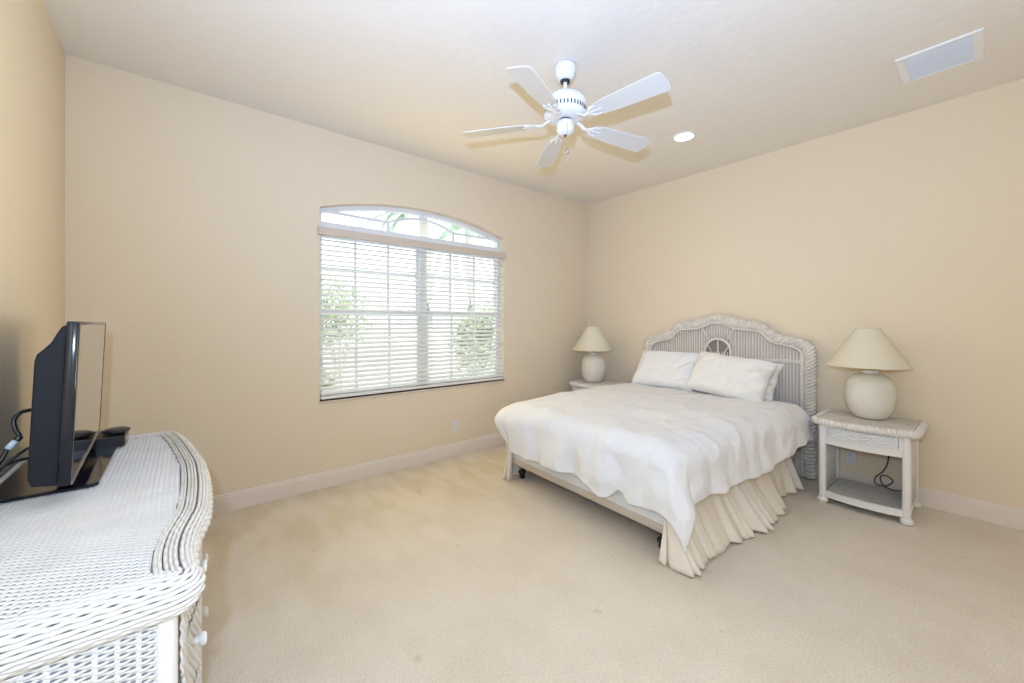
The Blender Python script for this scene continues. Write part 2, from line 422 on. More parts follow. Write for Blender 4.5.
def palm(x, y, h, nf, fl, label, seed):
    random.seed(seed)
    t = thing('palm_tree', label, 'tree', (x, y, -.12))
    bm = B(); pts = [(.10 * math.sin(k * .35), 0, h * k / 10) for k in range(11)]
    tube(bm, pts, [.15 - .005 * k for k in range(11)], 10, disp=lambda i, k: 1 + .06 * (i % 2)); obj('trunk', bm, 'bark', t, True)
    for f in range(nf):
        bm = B(); a = 2 * PI * f / nf + random.uniform(-.2, .2); el = random.uniform(.1, 1.1); L = fl * random.uniform(.8, 1.1)
        ax = Vector((math.cos(a), math.sin(a), 0)); base = Vector(pts[-1]); spine = []
        for k in range(13):
            u = k / 12; spine.append(base + ax * L * u * math.cos(el * (1 - u * .4)) + Vector((0, 0, L * (math.sin(el) * u - .75 * u * u))))
        tube(bm, spine, [.022 * (1 - .8 * k / 12) for k in range(13)], 5)
        side = Vector((-ax.y, ax.x, 0))
        for k in range(1, 49):
            u = k / 49; i = u * 12; j = min(11, int(i)); p = spine[j].lerp(spine[j + 1], i - j); tt = (spine[j + 1] - spine[j]).normalized()
            ll = .55 * math.sin(PI * min(1, .12 + u * .85)) * fl / 2
            for s_ in (-1, 1):
                tip = p + side * s_ * ll * .55 + tt * ll * .45 - Vector((0, 0, ll * .55))
                bm.faces.new([bm.verts.new(p - tt * .018), bm.verts.new(p.lerp(tip, .5) + Vector((0, 0, .01))), bm.verts.new(tip), bm.verts.new(p + tt * .018)])
        obj('frond', bm, 'palm', t)
    return t
palm(4.63, 9.0, 4.3, 17, 2.1, 'tall palm outside behind the middle of the window, fronds in the arched pane', 3)
palm(8.3, 12.6, 5.2, 14, 2.3, 'palm outside the right half of the window behind the blind', 5)
def shrub(x, y, r, h, label, seed):
    random.seed(seed)
    t = thing('shrub', label, 'shrub', (x, y, -.12))
    bm = B()
    for k in range(5):
        a = k * 1.26; tube(bm, [(0, 0, 0), (r * .3 * math.cos(a), r * .3 * math.sin(a), h * .6)], [.03, .012], 6)
    obj('stem', bm, 'bark', t)
    bm = B()
    for k in range(9):
        leaf_ball(bm, (random.uniform(-.4, .4) * r, random.uniform(-.4, .4) * r, h * random.uniform(.35, .85)), r * .6, 170, .07)
    obj('foliage', bm, 'leaf', t)
shrub(1.35, 6.3, .5, .95, 'low round shrub outside behind the left half of the blind', 11)
shrub(4.5, 6.6, .7, 1.9, 'leafy shrub outside behind the lower right of the blind', 12)
shrub(6.9, 8.2, .9, 3.0, 'tall leafy shrub outside at the right edge of the window', 13)
shrub(2.8, 9.6, 1.0, 2.6, 'tall leafy shrub outside behind the centre of the window', 14)

# ------------------------------------------------------------------ ceiling fan
fan = thing('ceiling_fan', 'white five-blade ceiling fan with pull chain hanging from the ceiling', 'ceiling fan', (1.90, 1.755, 0))
obj('canopy', lathe(B(), [(0, 3.05), (.068, 3.05), (.07, 3.035), (.066, 3.0), (.05, 2.965), (.037, 2.95), (.034, 2.955), (0, 2.955)], 32), 'fanwhite', fan, True)
obj('canopy_ring', lathe(B(), [(0, 2.956), (.031, 2.956), (.029, 2.942), (0, 2.942)], 24), 'dark', fan, True)
obj('downrod', lathe(B(), [(.0125, 2.95), (.0125, 2.85)], 16), 'fanwhite', fan, True)
hz = -.005
mot = obj('motor_housing', lathe(B(), [(0, 2.872), (.045, 2.872), (.055, 2.862), (.10, 2.850), (.128, 2.828), (.138, 2.798), (.138, 2.785), (.128, 2.775),
        (.128, 2.745), (.137, 2.737), (.137, 2.725), (.115, 2.712), (.06, 2.706), (0, 2.706)], 48), 'fanwhite', fan, True)
bm = B()
for k in range(36):
    a = 2 * PI * k / 36; box(bm, .126, .1295, -.004, .004, 2.748, 2.773, mx=Matrix.Rotation(a, 4, 'Z'))
obj('vent_slots', bm, 'dark', mot)
obj('neck', lathe(B(), [(.036, 2.71), (.036, 2.69), (.034, 2.688)], 24), 'dark', fan, True)
sw = obj('switch_housing', lathe(B(), [(0, 2.692), (.048, 2.692), (.056, 2.682), (.056, 2.640), (.048, 2.622), (.03, 2.610), (0, 2.608)], 32), 'fanwhite', fan, True)
bm = B(); lathe(bm, [(0, 2.606), (.008, 2.606), (.006, 2.596), (0, 2.594)], 12); obj('finial', bm, 'dark', sw, True)
bm = B(); tube(bm, [(-.030, -.04, 2.66), (-.036, -.050, 2.655), (-.037, -.051, 2.62), (-.037, -.051, 2.482)], .0016, 6); pc = obj('pull_chain', bm, 'silver', fan)
bm = B(); t_ = bmesh.new(); bmesh.ops.create_uvsphere(t_, u_segments=16, v_segments=10, radius=.013); merge(bm, t_, Matrix.Translation((-.037, -.051, 2.470)))
obj('pull_knob', bm, 'silver', pc, True)
for k in range(5):
    ang = R(58 + 72 * k)
    Mz = Matrix.Rotation(ang, 4, 'Z')
    droop = Matrix.Translation((.19, 0, 2.682)) @ Matrix.Rotation(R(2.2), 4, 'Y') @ Matrix.Rotation(R(-12), 4, 'X')
    # blade iron: curved arm and three-finger plate
    bm = B()
    tube(bm, [Mz @ Vector(p) for p in smooth_path([(.09, 0, 2.705), (.125, 0, 2.692), (.15, 0, 2.676), (.19, 0, 2.680)], 5)], .016, 8, r2=.006)
    for s_, yy in ((-1, .036), (0, 0), (1, .036)):
        pts = smooth_path([(-.015, 0, -.004), (.02, s_ * yy * .8, -.006), (.06, s_ * yy, -.006), (.085 - abs(s_) * .015, s_ * yy, -.005)], 4)
        tube(bm, [Mz @ droop @ p for p in pts], .010, 8, r2=.004)
    tube(bm, [Mz @ droop @ p for p in smooth_path([(.03, -.045, -.005), (.012, -.02, -.006), (.002, 0, -.007), (.012, .02, -.006), (.03, .045, -.005)], 4)], .009, 8, r2=.004)
    obj('blade_iron', bm, 'fanwhite', fan, True)
    bm = B(); L0, L1 = .025, .480; out = []
    for i in range(9): # rounded root
        a = PI / 2 + PI * i / 8; out.append((L0 + .03 + .03 * math.cos(a), .050 * math.sin(a)))
    n1 = [(.12, -.061), (.3, -.070), (.460, -.075)]
    n2 = [(L1, -.064), (L1 + .006, -.02), (L1 + .006, .02), (L1, .064)]
    out += n1 + n2 + [(a, -b) for a, b in n1[::-1]]
    prism(bm, out, 'z', -.003, .003, bev=.0012, mx=Mz @ droop)
    obj('blade', bm, 'blade', fan)

# ------------------------------------------------------------------ ceiling fittings
rl = thing('recessed_light', 'lit round recessed downlight in the ceiling beside the fan', 'ceiling light', (3.423, 1.743, ZC))
bm = B(); lathe(bm, [(.078, -.004), (.080, -.008), (.095, -.006), (.098, 0)], 40); obj('trim_ring', bm, 'white', rl, True)
obj('lens', lathe(B(), [(0, -.005), (.079, -.005), (.079, -.002)], 40), 'glow', rl)
lamp('recessed_light_lamp', 'SPOT', (3.423, 1.743, ZC - .02), 11, (.9, .85, .9), rot=(0, 0, 0), spot_size=R(120), spot_blend=.8, shadow_soft_size=.07)
vt = thing('air_vent', 'square white return air vent in the ceiling by the right wall', 'vent', (3.635, .211, ZC))
bm = B(); a, b = .187, .180
for x0, x1, y0, y1 in ((-a, a, b - .04, b), (-a, a, -b, -b + .04), (-a, -a + .022, -b + .04, b - .04), (a - .022, a, -b + .04, b - .04)):
    box(bm, x0, x1, y0, y1, -.012, 0, bev=.002)
obj('frame', bm, 'white', vt)
bm = B()
for k in range(22):
    x = -a + .03 + k * (2 * a - .06) / 21
    box(bm, -.007, .007, -b + .04, b - .04, -.0008, .0008, mx=Matrix.Translation((x, 0, -.0065)) @ Matrix.Rotation(R(38), 4, 'Y'))
obj('louvers', bm, 'vent', vt)
obj('filter', box(B(), -a + .02, a - .02, -b + .035, b - .035, -.0014, -.0002), 'ventback', vt)

# ------------------------------------------------------------------ outlets
def outlet(name, loc, rz, label):
    t = thing(name, label, 'outlet', loc, rz, None)
    obj('cover_plate', box(B(), -.036, .036, -.006, 0, -.058, .058, bev=.0025), 'plate', t)
    for z in (-.021, .021):
        bm = B(); lathe(bm, [(0, .004), (.015, .004), (.017, 0)], 20, mx=Matrix.Translation((0, -.0055, z)) @ Matrix.Rotation(R(90), 4, 'X'))
        s_ = obj('socket', bm, 'white', t, True)
        bm = B(); box(bm, -.007, -.005, -.0102, -.0094, z - .004, z + .006); box(bm, .005, .007, -.0102, -.0094, z - .004, z + .006)
        obj('slot', bm, 'dark', s_)
outlet('wall_outlet', (2.229, YB, .31), 0, 'white wall outlet low on the wall under the window, left of the bed')
outlet('wall_outlet', (XR, .768, .26), R(-90), 'white wall outlet seen through the open nightstand right of the bed')

# ------------------------------------------------------------------ bed
bedr = R(3.0)
bed = thing('bed', 'queen bed with arched whitewashed wicker headboard and box spring on low frame', 'bed', (4.262, 1.90, 0))
# local bed frame: a along the length from head to foot, b sideways (towards the window)
HD = Vector((4.25, 1.90, 0)); AX = Vector((-math.cos(bedr), math.sin(bedr), 0)); BX = Vector((math.sin(bedr), math.cos(bedr), 0))
O_ = Vector((4.262, 1.90, 0))
def bp(a, b, z): return HD + AX * a + BX * b + Vector((0, 0, z))
MB_ = Matrix(((AX.x, BX.x, 0, HD.x - O_.x), (AX.y, BX.y, 0, HD.y - O_.y), (0, 0, 1, 0), (0, 0, 0, 1)))
Lb, Wb = 2.0, .775
obj('box_spring', box(B(), .0, Lb, -Wb, Wb, .142, .345, bev=.022, seg=3, mx=MB_), 'mattress', bed, True)
bm = B(); box(bm, .0, Lb + .004, -Wb - .004, Wb + .004, .134, .195, bev=.012, seg=2, mx=MB_)
obj('box_spring_border', bm, 'boxspring', bed, True)
obj('mattress', box(B(), .01, Lb - .005, -Wb + .01, Wb - .01, .348, .60, bev=.05, seg=4, mx=MB_), 'mattress', bed, True)
bm = B()
for b_ in (-.70, 0, .70): box(bm, .05, 1.93, b_ - .02, b_ + .02, .104, .132, mx=MB_)
for a_ in (.1, 1.0, 1.88): box(bm, a_ - .02, a_ + .02, -.70, .70, .107, .133, mx=MB_)
obj('frame_rail', bm, 'metal', bed)
for a_ in (.12, 1.93):
    for b_ in (-.70, .70):
        bm = B(); tube(bm, [MB_ @ Vector((a_, b_, .12)), MB_ @ Vector((a_, b_, .055))], .014, 10)
        box(bm, a_ - .03, a_ + .03, b_ - .018, b_ + .018, .05, .075, mx=MB_)
        lg = obj('frame_leg', bm, 'metal', bed)
        bm = B(); lathe(bm, [(0, -.014), (.022, -.014), (.026, -.008), (.026, .008), (.022, .014), (0, .014)], 20, mx=MB_ @ Matrix.Translation((a_, b_, .027)) @ Matrix.Rotation(R(90), 4, 'X'))
        obj('caster', bm, 'black', lg, True)
# headboard (local to bed origin): y offset from 1.845
HX, HYc = 4.325 - O_.x, 1.845 - O_.y
outer = [(0, 1.487), (.12, 1.472), (.24, 1.435), (.36, 1.420), (.45, 1.392), (.54, 1.315), (.65, 1.276), (.745, 1.262), (.82, 1.215), (.85, 1.14), (.85, .9), (.85, .02)]
inner = [(0, 1.402), (.06, 1.397), (.18, 1.345), (.375, 1.325), (.44, 1.288), (.51, 1.222), (.66, 1.187), (.725, 1.152), (.75, 1.105), (.75, .9), (.75, .02)]
def mirror(c): return [(-y, z) for y, z in c[::-1]][:-1] + c
def at_len(pts, t):
    d = [0]
    for a, b in zip(pts, pts[1:]): d.append(d[-1] + (b - a).length)
    L = d[-1] * t
    for i in range(len(pts) - 1):
        if d[i + 1] >= L - 1e-9: return pts[i].lerp(pts[i + 1], 0 if d[i + 1] == d[i] else (L - d[i]) / (d[i + 1] - d[i]))
    return pts[-1]
def half_curve(c): return smooth_path([(0, y, z) for y, z in c[:-1]], 6) + [Vector((0, c[-1][0], c[-1][1]))]
ho, hi = half_curve(outer), half_curve(inner)
NB = 520
bord = []
for i in range(NB + 1):
    t = i / NB; o_, i_ = at_len(ho, t), at_len(hi, t); bord.append((o_, i_))
def border_pt(side):
    return [((o + i) / 2, (o - i) / 2) for o, i in bord]
bm = B()
full = [(Vector((0, -o.y, o.z)), Vector((0, -i.y, i.z))) for o, i in bord[::-1]][:-1] + bord
NC = 28; rings = []
for idx, (o, i) in enumerate(full):
    c = (o + i) / 2; h = (o - i) / 2; rr = []
    for k in range(NC):
        a = 2 * PI * k / NC
        # wraps across the roll, staggered in soft columns
        wv = math.sin(2 * PI * idx / 8.0 + .9 * math.sin(4 * a))
        f = 1 + .13 * wv
        rr.append(bm.verts.new((HX + .040 * math.sin(a) * f * (1 if math.sin(a) < 0 else .7), HYc + c.y + h.y * math.cos(a) * f, c.z + h.z * math.cos(a) * f)))
    rings.append(rr)
for a, b in zip(rings, rings[1:]):
    for k in range(NC): bm.faces.new((a[k], a[(k + 1) % NC], b[(k + 1) % NC], b[k]))
bm.faces.new(rings[0]); bm.faces.new(rings[-1][::-1])
hb = obj('headboard', bm, 'headw', bed, True)
def inner_z(y):
    y = abs(y)
    for a, b in zip(hi, hi[1:]):
        if a.y <= y <= b.y and b.y > a.y: return a.z + (b.z - a.z) * (y - a.y) / (b.y - a.y)
    return 1.1
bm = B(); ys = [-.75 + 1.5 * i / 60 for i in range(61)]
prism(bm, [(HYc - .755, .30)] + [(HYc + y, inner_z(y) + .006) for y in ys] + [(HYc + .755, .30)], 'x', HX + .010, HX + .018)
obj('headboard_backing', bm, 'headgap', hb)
AR, AZ, AY = .128, 1.105, -.012
bm = B(); n = 0; y = -.735
while y < .74:
    zt = inner_z(y) - .004
    if abs(y - AY) < AR + .008:
        z0 = AZ + math.sqrt(max(0, (AR + .008) ** 2 - (y - AY) ** 2)); tube(bm, [(HX - .006, HYc + y, z0), (HX - .006, HYc + y, zt)], .0062, 6)
        tube(bm, [(HX - .006, HYc + y, .34), (HX - .006, HYc + y, AZ - .005)], .0062, 6)
    else: tube(bm, [(HX - .006, HYc + y, .34), (HX - .006, HYc + y, zt)], .0062, 6)
    y += .0262
obj('headboard_pole', bm, 'headpole', hb, True)
# inner cane outline, fan arch, diagonals
bm = B()
fi = [Vector((HX - .018, HYc - p.y, p.z)) for p in hi[::-1]][:-1] + [Vector((HX - .018, HYc + p.y, p.z)) for p in hi]
tube(bm, resample(fi, .02), .0095, 8, up=Vector((1, 0, 0)))
obj('inner_cane', bm, 'headpole', hb, True)
bm = B()
arc = [Vector((HX - .014, HYc + AY + AR * math.cos(PI * k / 24), AZ + AR * math.sin(PI * k / 24))) for k in range(25)]
tube(bm, [Vector((HX - .014, arc[0].y, .5))] + arc + [Vector((HX - .014, arc[-1].y, .5))], .013, 8, up=Vector((1, 0, 0)), r2=.012)
for s_ in (-1, 1):
    tube(bm, [(HX - .014, HYc + AY + s_ * .085, AZ + .108), (HX - .014, HYc + AY + s_ * .160, 1.345)], .0085, 8)
obj('fan_arch', bm, 'headpole', hb, True)
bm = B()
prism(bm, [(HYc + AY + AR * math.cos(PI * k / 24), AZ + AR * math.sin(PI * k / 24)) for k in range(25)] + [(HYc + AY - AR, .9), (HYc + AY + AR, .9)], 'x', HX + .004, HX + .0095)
obj('arch_shade_sheet', bm, 'headgap2', hb)  # dark sheet filling the see-through arch; its shade is put into the colour
bm = B()
for k, d in enumerate((-62, -31, 0, 31, 62)):
    tube(bm, [(HX - .006, HYc + AY, .985), (HX - .006, HYc + AY + .235 * math.sin(R(d)) * (1 if abs(d) < 50 else .55), .985 + .24 * math.cos(R(d)) * (1 if abs(d) < 50 else .7))], .008 if d == 0 else .0055, 6)
obj('fan_spoke', bm, 'headpole', hb, True)
# woven cross band
for s_ in (-1, 1):
    bm = B()
    y0, y1 = (.16, .742)
    def fn(u, v):
        y = s_ * (y0 + (y1 - y0) * u); z = 1.030 + .035 * v
        hgt = .0025 * math.sin(u * (y1 - y0) / .0262 * PI) * math.cos(v * 4 * PI) + .004
        return (HX - .014 - hgt, HYc + y, z)
    grid(bm, fn, 110, 16)
    obj('woven_band', bm, 'headw', hb, True)

# bed skirt: pleated drop hanging from the box spring, open at the foot
random.seed(4)
def skirt_path(u):
    """u 0..1 around: right foot return -> right side to the head;"""
    return u
def skirt(bm, edge, nsum, flare, phase, zt=.335, amp=.042, z_end=None, lift=None):
    """edge: list of (a,b, outward a, outward b) samples along the box edge"""
    n = len(edge); nv = 14; vs = []
    for i, (a, b, oa, ob, fl) in enumerate(edge):
        s_ = i / (n - 1); rr = []
        ph = s_ * nsum * 2 * PI + 1.3 * math.sin(s_ * 21 + phase) + .8 * math.sin(s_ * 47)
        for j in range(nv + 1):
            v = j / nv; rip = math.sin(ph) + .35 * math.sin(2.3 * ph + 1)
            out = .012 + flare * fl * v ** 1.3 + (amp * v + .004) * rip * (.6 + .5 * math.sin(s_ * 13 + 1))
            tang = .018 * v * math.cos(ph)
            zb_ = (lift(s_) if lift else .006) + .010 * (1 + math.sin(ph * .5 + 2)) * .5
            z = zt + (zb_ - zt) * v
            p = bp(a + oa * out + (-ob) * tang, b + ob * out + oa * tang, z) - O_
            rr.append(bm.verts.new(p))
        vs.append(rr)
    for a, b in zip(vs, vs[1:]):
        for j in range(nv): bm.faces.new((a[j], b[j], b[j + 1], a[j + 1]))
sk = thing('bed_skirt', 'cream pleated fabric bed skirt hanging to the carpet around the bed sides', 'bed skirt', tuple(O_))
edge = []
for i in range(1, 70):
    t = i / 70 * PI / 2; edge.append((Lb + .004, -Wb, math.cos(t) * .5, -math.sin(t), .75 + .35 * math.sin(t)))
for i in range(420):
    t = i / 419; edge.append((Lb - t * 1.90, -Wb, 0, -1, 1.1 + .15 * ss(.0, .6, t) - .75 * ss(.66, .76, t)))
bm = B(); skirt(bm, edge, 17, .135, 2.2, amp=.05)
obj('right_panel', bm, 'skirt', sk, True)
edge = []
for i in range(30):
    t = i / 29; edge.append((Lb + .004, Wb - .04 * (1 - t), 1, 0, .35))
for i in range(1, 12):
    t = i / 12 * PI / 2; edge.append((Lb + .004, Wb, math.cos(t), math.sin(t), .35))
for i in range(380):
    t = i / 379; edge.append((Lb - t * 1.90, Wb, 0, 1, .4))
bm = B(); skirt(bm, edge, 20, .10, 2.0, amp=.022)
obj('left_panel', bm, 'skirt', sk, True)
for o in sk.children:
    m_ = o.modifiers.new('thick', 'SOLIDIFY'); m_.thickness = .003; m_.offset = 0

# comforter: a puffy sheet folded over foot and both sides
cf = B()
TOP = .708; A0 = .20
def rad(na, nb, a):
    r_ = .135 + .045 * max(0, nb) * ss(.6, 1.6, a) + .02 * max(0, -nb)
    return r_
def edges(a, b):
    ea_ = Lb - .045 - .02 * ss(.1, .7, b)
    eb_ = (Wb - .055 + .075 * ss(1.9, .4, a)) if b < 0 else (Wb - .055)
    return ea_, eb_
def comf(a, b):
    ea, eb = edges(a, b)
    da, db = max(0, a - ea), max(0, abs(b) - eb); sb = 1 if b > 0 else -1
    d = math.hypot(da, db)
    ca, cb = min(a, ea), max(-eb, min(eb, b))
    top = TOP - .030 * ss(1.0, 2.05, a) + .014 * fbm(a * 2.2, b * 2.2, 1) + .007 * fbm(a * 6, b * 6, 4)
    cr = abs(math.sin(5.2 * (b * .9 + a * .62) + 2.6 * fbm(a * 1.5, b * 1.5, 9))) ** .6
    top += .009 * cr * ss(.3, 1.3, a) * ss(.75, .1, b)
    cr2 = abs(math.sin(11 * (a - .35 * b) + 3 * fbm(a * 2, b * 2, 5))) ** .6     # gathers near the pillows, right side
    top += .010 * cr2 * ss(1.1, .5, a) * ss(-.15, -.6, b)
    # fine crumples: ridged noise in two directions
    rg = 1 - abs(fbm(a * 2.3 + b * 1.2, b * 3.6 - a * .8, 21)) * 2.6
    rg2 = 1 - abs(fbm(a * 7.5 - b * 2, b * 6.2 + a * 2, 33)) * 2.2
    top += .010 * max(0, rg) ** 2.2 + .0035 * max(0, rg2) ** 2
    if d < 1e-6:
        return bp(ca, cb, top)
    na, nb = da / d, db / d * sb
    rC = rad(na, nb, a)
    th = d / rC
    if th < PI / 2: out, drop = rC * math.sin(th), rC * (1 - math.cos(th))
    else:
        h = d - rC * PI / 2; out, drop = rC + .02 * ss(0, .2, h), rC + h
    s_ = -ca * (1 if nb else 0) + cb * (1 if na else 0) + math.atan2(nb, na + 1e-9) * .25
    k = ss(.04, .40, drop)
    corner = 2 * na * abs(nb)
    fold = .024 * math.sin(s_ * 15 + 2.5 * fbm(s_ * 2, 3)) + .012 * math.sin(s_ * 31 + 1)
    if nb < 0: fold *= .45
    out += k * fold * (1 - .8 * corner) + .014 * fbm(s_ * 4, drop * 7, 2) + .02 * corner * k * (1 if nb < 0 else 0) + (.011 * max(0, rg) ** 2.2 + .004 * max(0, rg2) ** 2) * ss(0, .1, drop)
    if nb < 0: out += .010 * abs(math.sin(s_ * 13 + 2 * fbm(s_ * 3, drop * 2, 7))) ** .5 * ss(0, .15, drop) * (1 - corner)
    if nb > 0: out -= .05 * ss(.2, .42, drop)
    puff = math.exp(-((drop - .15) / .11) ** 2)
    out += puff * (.065 * ss(.15, .75, b) * (1 if na > 0 else ss(1.0, 1.9, a)))   # the stuffing gathers at the window-side foot corner
    if nb < 0: cb -= .085 * corner * k
    return bp(ca + na * out, cb + nb * out, top - drop)
def amax(b):
    """where the sheet ends past the foot for each b"""
    m = Lb - .045 + .135 * PI / 2 + .262
    m += -.03 * ss(.3, .8, b) + .03 * math.exp(-((b + .35) / .10) ** 2) - .05 * math.exp(-((b + .52) / .05) ** 2) + .010 * math.sin(b * 9)
    m -= .03 * ss(-.55, -1.0, b)
    m -= .20 * ss(.62, 1.12, b)
    return m
def bmaxr(a): return Wb - .055 + .155 * PI / 2 + .200 + .010 * math.sin(a * 13) + .05 * math.exp(-((a - 1.0) / .5) ** 2) - .02 * ss(1.3, 1.9, a) + .035 * ss(1.85, 2.2, a)
def bmaxl(a): return Wb + .17 * PI / 2 + .16
def cfn(u, v):
    b = -bmaxr(1.0) + (bmaxr(1.0) + bmaxl(1.0)) * v
    a = A0 + (amax(b) - A0) * u
    if b < 0: b *= bmaxr(a) / bmaxr(1.0)
    return comf(a, b) - O_
grid(cf, cfn, 130, 150)
com = obj('comforter', cf, 'comforter', None, True, loc=tuple(O_))
tag(com, 'puffy white comforter draped over the bed', 'comforter')
md = com.modifiers.new('thick', 'SOLIDIFY'); md.thickness = .022; md.offset = -1
md = com.modifiers.new('soft', 'SUBSURF'); md.levels = 1; md.render_levels = 1

# pillows
def pillow(label, cpos, w_, h_, t_, tiltx, yaw, roll, m, seed, crease=1.0):
    bm = B(); n = 44; mm = 30
    def side(sg):
        def fn(u, v):
            x, y = u * 2 - 1, v * 2 - 1
            e = max(0, (1 - x ** 4)) ** .5 * max(0, (1 - y ** 4)) ** .5
            puff = e ** .85
            edge_in = 1 - .045 * (1 - x * x) * abs(y) ** 3 * 1.0
            edge_in2 = 1 - .05 * (1 - y * y) * abs(x) ** 3
            wr = .010 * fbm(x * 2.2, y * 2.2, seed) + crease * .010 * fbm(x * 5, y * 4, seed + 3) + crease * .010 * (1 - puff) * math.sin(14 * (x * (1 if x > 0 else -1) + .5 * y) + seed)
            # drawn-in corners with radiating creases on the open end
            cr = crease * .030 * ss(.35, .85, -x) * math.sin(8 * y + 7 * x + 2 * fbm(x * 3, y * 3, seed) + seed * 1.7)
            z = sg * (t_ / 2 * puff) + (wr + cr) * puff ** .5
            return Vector((x * w_ / 2 * edge_in2, y * h_ / 2 * edge_in, z))
        return fn
    grid(bm, side(1), n, mm); grid(bm, side(-1), n, mm)
    bmesh.ops.remove_doubles(bm, verts=bm.verts, dist=.0006)
    o = obj('pillow', bm, m, None, True)
    o.matrix_world = Matrix.Translation(cpos) @ Matrix.Rotation(yaw, 4, 'Z') @ Matrix.Rotation(R(90), 4, 'Z') @ Matrix.Rotation(roll, 4, 'Y') @ Matrix.Rotation(tiltx, 4, 'X')
    tag(o, label, 'pillow')
    md = o.modifiers.new('soft', 'SUBSURF'); md.levels = 1; md.render_levels = 1
    return o
# local x runs along +Y of the room, local y up the lean, local z away from the wall
pillow('white pillow on the window side of the bed, leaning on the headboard', (4.08, 2.28, .896), .70, .45, .17, R(126), R(2), R(0), 'pillow', 2)
pillow('plump ivory pillow in front, nearest the right nightstand', (4.00, 1.60, .892), .72, .44, .19, R(126), R(-3), R(-6), 'pillow2', 5, 1.2)
pillow('ivory pillow mostly hidden behind the front right pillow', (4.13, 1.575, .872), .71, .42, .13, R(118), R(-3), R(-4), 'pillow2', 8, 1.2)

